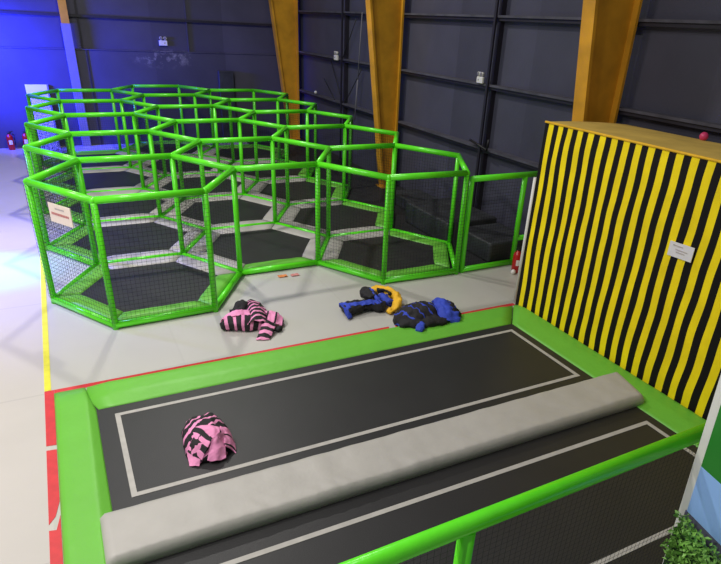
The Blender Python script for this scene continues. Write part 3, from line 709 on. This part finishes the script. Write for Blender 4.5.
# ------------------------------------------------------------------ wall furniture
def lamp(p, n, label, s=1.0):
    """twin-head emergency light; n = direction it faces ('x' or 'y')"""
    o = p; t = thing('emergency_light', p, label, 'emergency light', 'emergency lights')
    x, y, z = p
    T = (lambda a, d, c: (x-d, y+a, z+c)) if n == 'x' else (lambda a, d, c: (x+a, y-d, z+c))
    def bx(a0, a1, d0, d1, c0, c1):
        q = [T(a0, d0, c0), T(a1, d1, c1)]; lo = [min(q[0][i], q[1][i]) for i in range(3)]; hi = [max(q[0][i], q[1][i]) for i in range(3)]
        b = MB(); b.box(lo, hi); return b
    bx(-.11*s, .11*s, 0, .06*s, -.075*s, .06*s).build('housing', M['white'], t, o, .012)
    for a in (-.055, .055):
        b = MB(); b.tube(T(a*s, .03*s, .06*s), T(a*s, .03*s, .10*s), .012*s, 8); b.tube(T(a*s, .0, .12*s), T(a*s, .065*s, .115*s), .035*s, 12, .042*s); hd = b.build('lamp_head', M['white'], t, o)
        b = MB(); b.tube(T(a*s, .0655*s, .115*s), T(a*s, .068*s, .115*s), .036*s, 12); b.build('lens', M['greypaint'], hd, o)
    bx(.03*s, .05*s, .06*s, .064*s, -.02*s, .01*s).build('indicator', M['blackrubber'], t, o)
lamp((4.905, .90, 2.13), 'x', 'white twin head emergency light between the middle column and the striped block', .66)
lamp((4.905, 6.06, 2.09), 'x', 'white emergency light on the right wall, between the two far columns', .75)
lamp((1.81, 8.72, 2.15), 'y', 'white emergency light high on the back wall above the pale scuff', .8)
b = MB(); b.ball((4.87, 7.2, 1.27), .035, 10, 8); tag(b.build('sensor', M['white'], None, (4.87, 7.2, 1.27)), 'tiny white round fitting on the lower wall rail near the far corner', 'fitting')
b = MB(); b.tube((4.885, 4.86, 2.95), (4.893, 5.0, 1.75), .009, 8); b.tube((4.893, 5.0, 1.75), (4.893, 5.09, .95), .012, 8)
tag(b.build('cable', M['greypaint'], None, (4.86, 5.0, .95)), 'pale cable hanging on the right wall left of the middle column', 'cable')
b = MB()
for p, q in (((4.93, 4.9, 1.95), (4.93, 5.7, 1.2)), ((4.95, 6.5, 2.0), (4.95, 5.85, 1.2)), ((4.93, 5.9, 2.0), (4.93, 5.2, 2.85)), ((4.95, 6.9, 1.6), (4.95, 6.2, 1.17))): b.tube(p, q, .009, 6)
tag(b.build('cable', M['blackrubber'], None, (4.94, 5.7, 1.2)), 'thin black bracing cables crossing on the far right wall', 'cable')
b = MB(); b.tube((4.86, .95, 1.28), (4.86, .52, 1.21), .018, 8); b.tube((4.86, .52, 1.21), (4.86, .5, 1.36), .014, 8)
tag(b.build('bracket', M['blackrubber'], None, (4.86, .72, 1.2)), 'dark bent bracket on the lower wall rail behind the short fence', 'bracket')
# tall white board and dark pad on the back wall
t = thing('white_board', (-.83, 8.56, 0), 'tall white board leaning on the back wall behind the farthest left cage', 'board')
b = MB(); b.hexa([(-1.05, 8.45, .0), (-.67, 8.45, .0), (-.67, 8.47, .0), (-1.05, 8.47, .0)], [(-1.07, 8.57, 1.28), (-.67, 8.57, 1.28), (-.67, 8.6, 1.28), (-1.07, 8.6, 1.28)])
b.build('panel', M['white'], t, (-.83, 8.56, 0))
b = MB(); b.hexa([(-.67, 8.44, 0), (-.64, 8.44, 0), (-.64, 8.47, 0), (-.67, 8.47, 0)], [(-.67, 8.56, 1.29), (-.64, 8.56, 1.29), (-.64, 8.6, 1.29), (-.67, 8.6, 1.29)])
b.build('edge_strip', M['greypaint'], t, (-.83, 8.56, 0))
b = MB(); b.box((2.95, 8.5, 0), (3.31, 8.615, 1.6)); tag(b.build('wall_pad', M['darkpad'], None, (3.13, 8.55, 0), .02), 'tall dark upright pad standing against the back wall', 'wall pad')

# ------------------------------------------------------------------ light
def area(name, loc, size, power, col=(1, .97, .92), target=None):
    l = bpy.data.lights.new(name, 'AREA'); l.shape = 'DISK'; l.size = size; l.energy = power; l.color = col
    o = bpy.data.objects.new(name, l); COL.objects.link(o); o.location = Vector(loc)*U
    d = (Vector(target)-Vector(loc)) if target else Vector((0, 0, -1))
    o.rotation_euler = d.to_track_quat('-Z', 'Y').to_euler(); return o
area('ceiling_lamp', (.75, 3.0, 6.2), .35, 300)
area('ceiling_lamp', (-.8, -2.6, 6.2), .5, 110)
area('ceiling_lamp', (-3.2, -1.0, 6.2), .5, 360)
area('ceiling_lamp', (-3.8, -4.2, 5.6), .5, 290)
def spot(name, loc, tgt, power, col, ang, blend=.6, rad=.1):
    l = bpy.data.lights.new(name, 'SPOT'); l.energy = power; l.color = col; l.spot_size = ang; l.spot_blend = blend; l.shadow_soft_size = rad
    o = bpy.data.objects.new(name, l); COL.objects.link(o); o.location = Vector(loc)*U
    o.rotation_euler = (Vector(tgt)-Vector(loc)).to_track_quat('-Z', 'Y').to_euler(); return o
spot('blue_stage_light', (-2.7, 7.5, 2.2), (-1.5, 8.7, 1.7), 7500, (.02, .03, 1), 1.7, 1, .5)
spot('blue_stage_light', (-4.6, 3.2, 3.2), (-2.1, 1.6, 0), 3800, (.25, .22, 1), .95, .9, .15)
spot('cyan_stage_light', (-4.6, 2.4, 3.2), (-1.75, 1.2, 0), 3500, (.1, .8, 1), .34, 1, .1)
w = bpy.data.worlds.new('hall'); SC.world = w; w.use_nodes = True
w.node_tree.nodes['Background'].inputs['Color'].default_value = (.93, .94, 1, 1)
w.node_tree.nodes['Background'].inputs['Strength'].default_value = .24

# ------------------------------------------------------------------ camera
f, yaw, pitch, roll, cx, cy, cz = 586.5718, .5118601, -.4728981, .0558145, -.6459178, -6.5241466, 2.7809117
px, py = 23.9811, 42.1242
fw = Vector((math.sin(yaw)*math.cos(pitch), math.cos(yaw)*math.cos(pitch), math.sin(pitch)))
rt = Vector((math.cos(yaw), -math.sin(yaw), 0)); up = rt.cross(fw)
r2 = rt*math.cos(roll)+up*math.sin(roll); u2 = up*math.cos(roll)-rt*math.sin(roll)
cam = bpy.data.cameras.new('camera'); co = bpy.data.objects.new('camera', cam); COL.objects.link(co)
mw = Matrix((r2, u2, -fw)).transposed().to_4x4(); mw.translation = Vector((cx, cy, cz))*U; co.matrix_world = mw
cam.sensor_width = 36; cam.sensor_fit = 'HORIZONTAL'; cam.lens = f/721*36
cam.shift_x = -px/721; cam.shift_y = py/721; cam.clip_start = .05
SC.camera = co
SC.view_settings.view_transform = 'Standard'; SC.view_settings.look = 'None'; SC.view_settings.gamma = 1
SC.view_settings.use_curve_mapping = False; SC.view_settings.exposure = 0
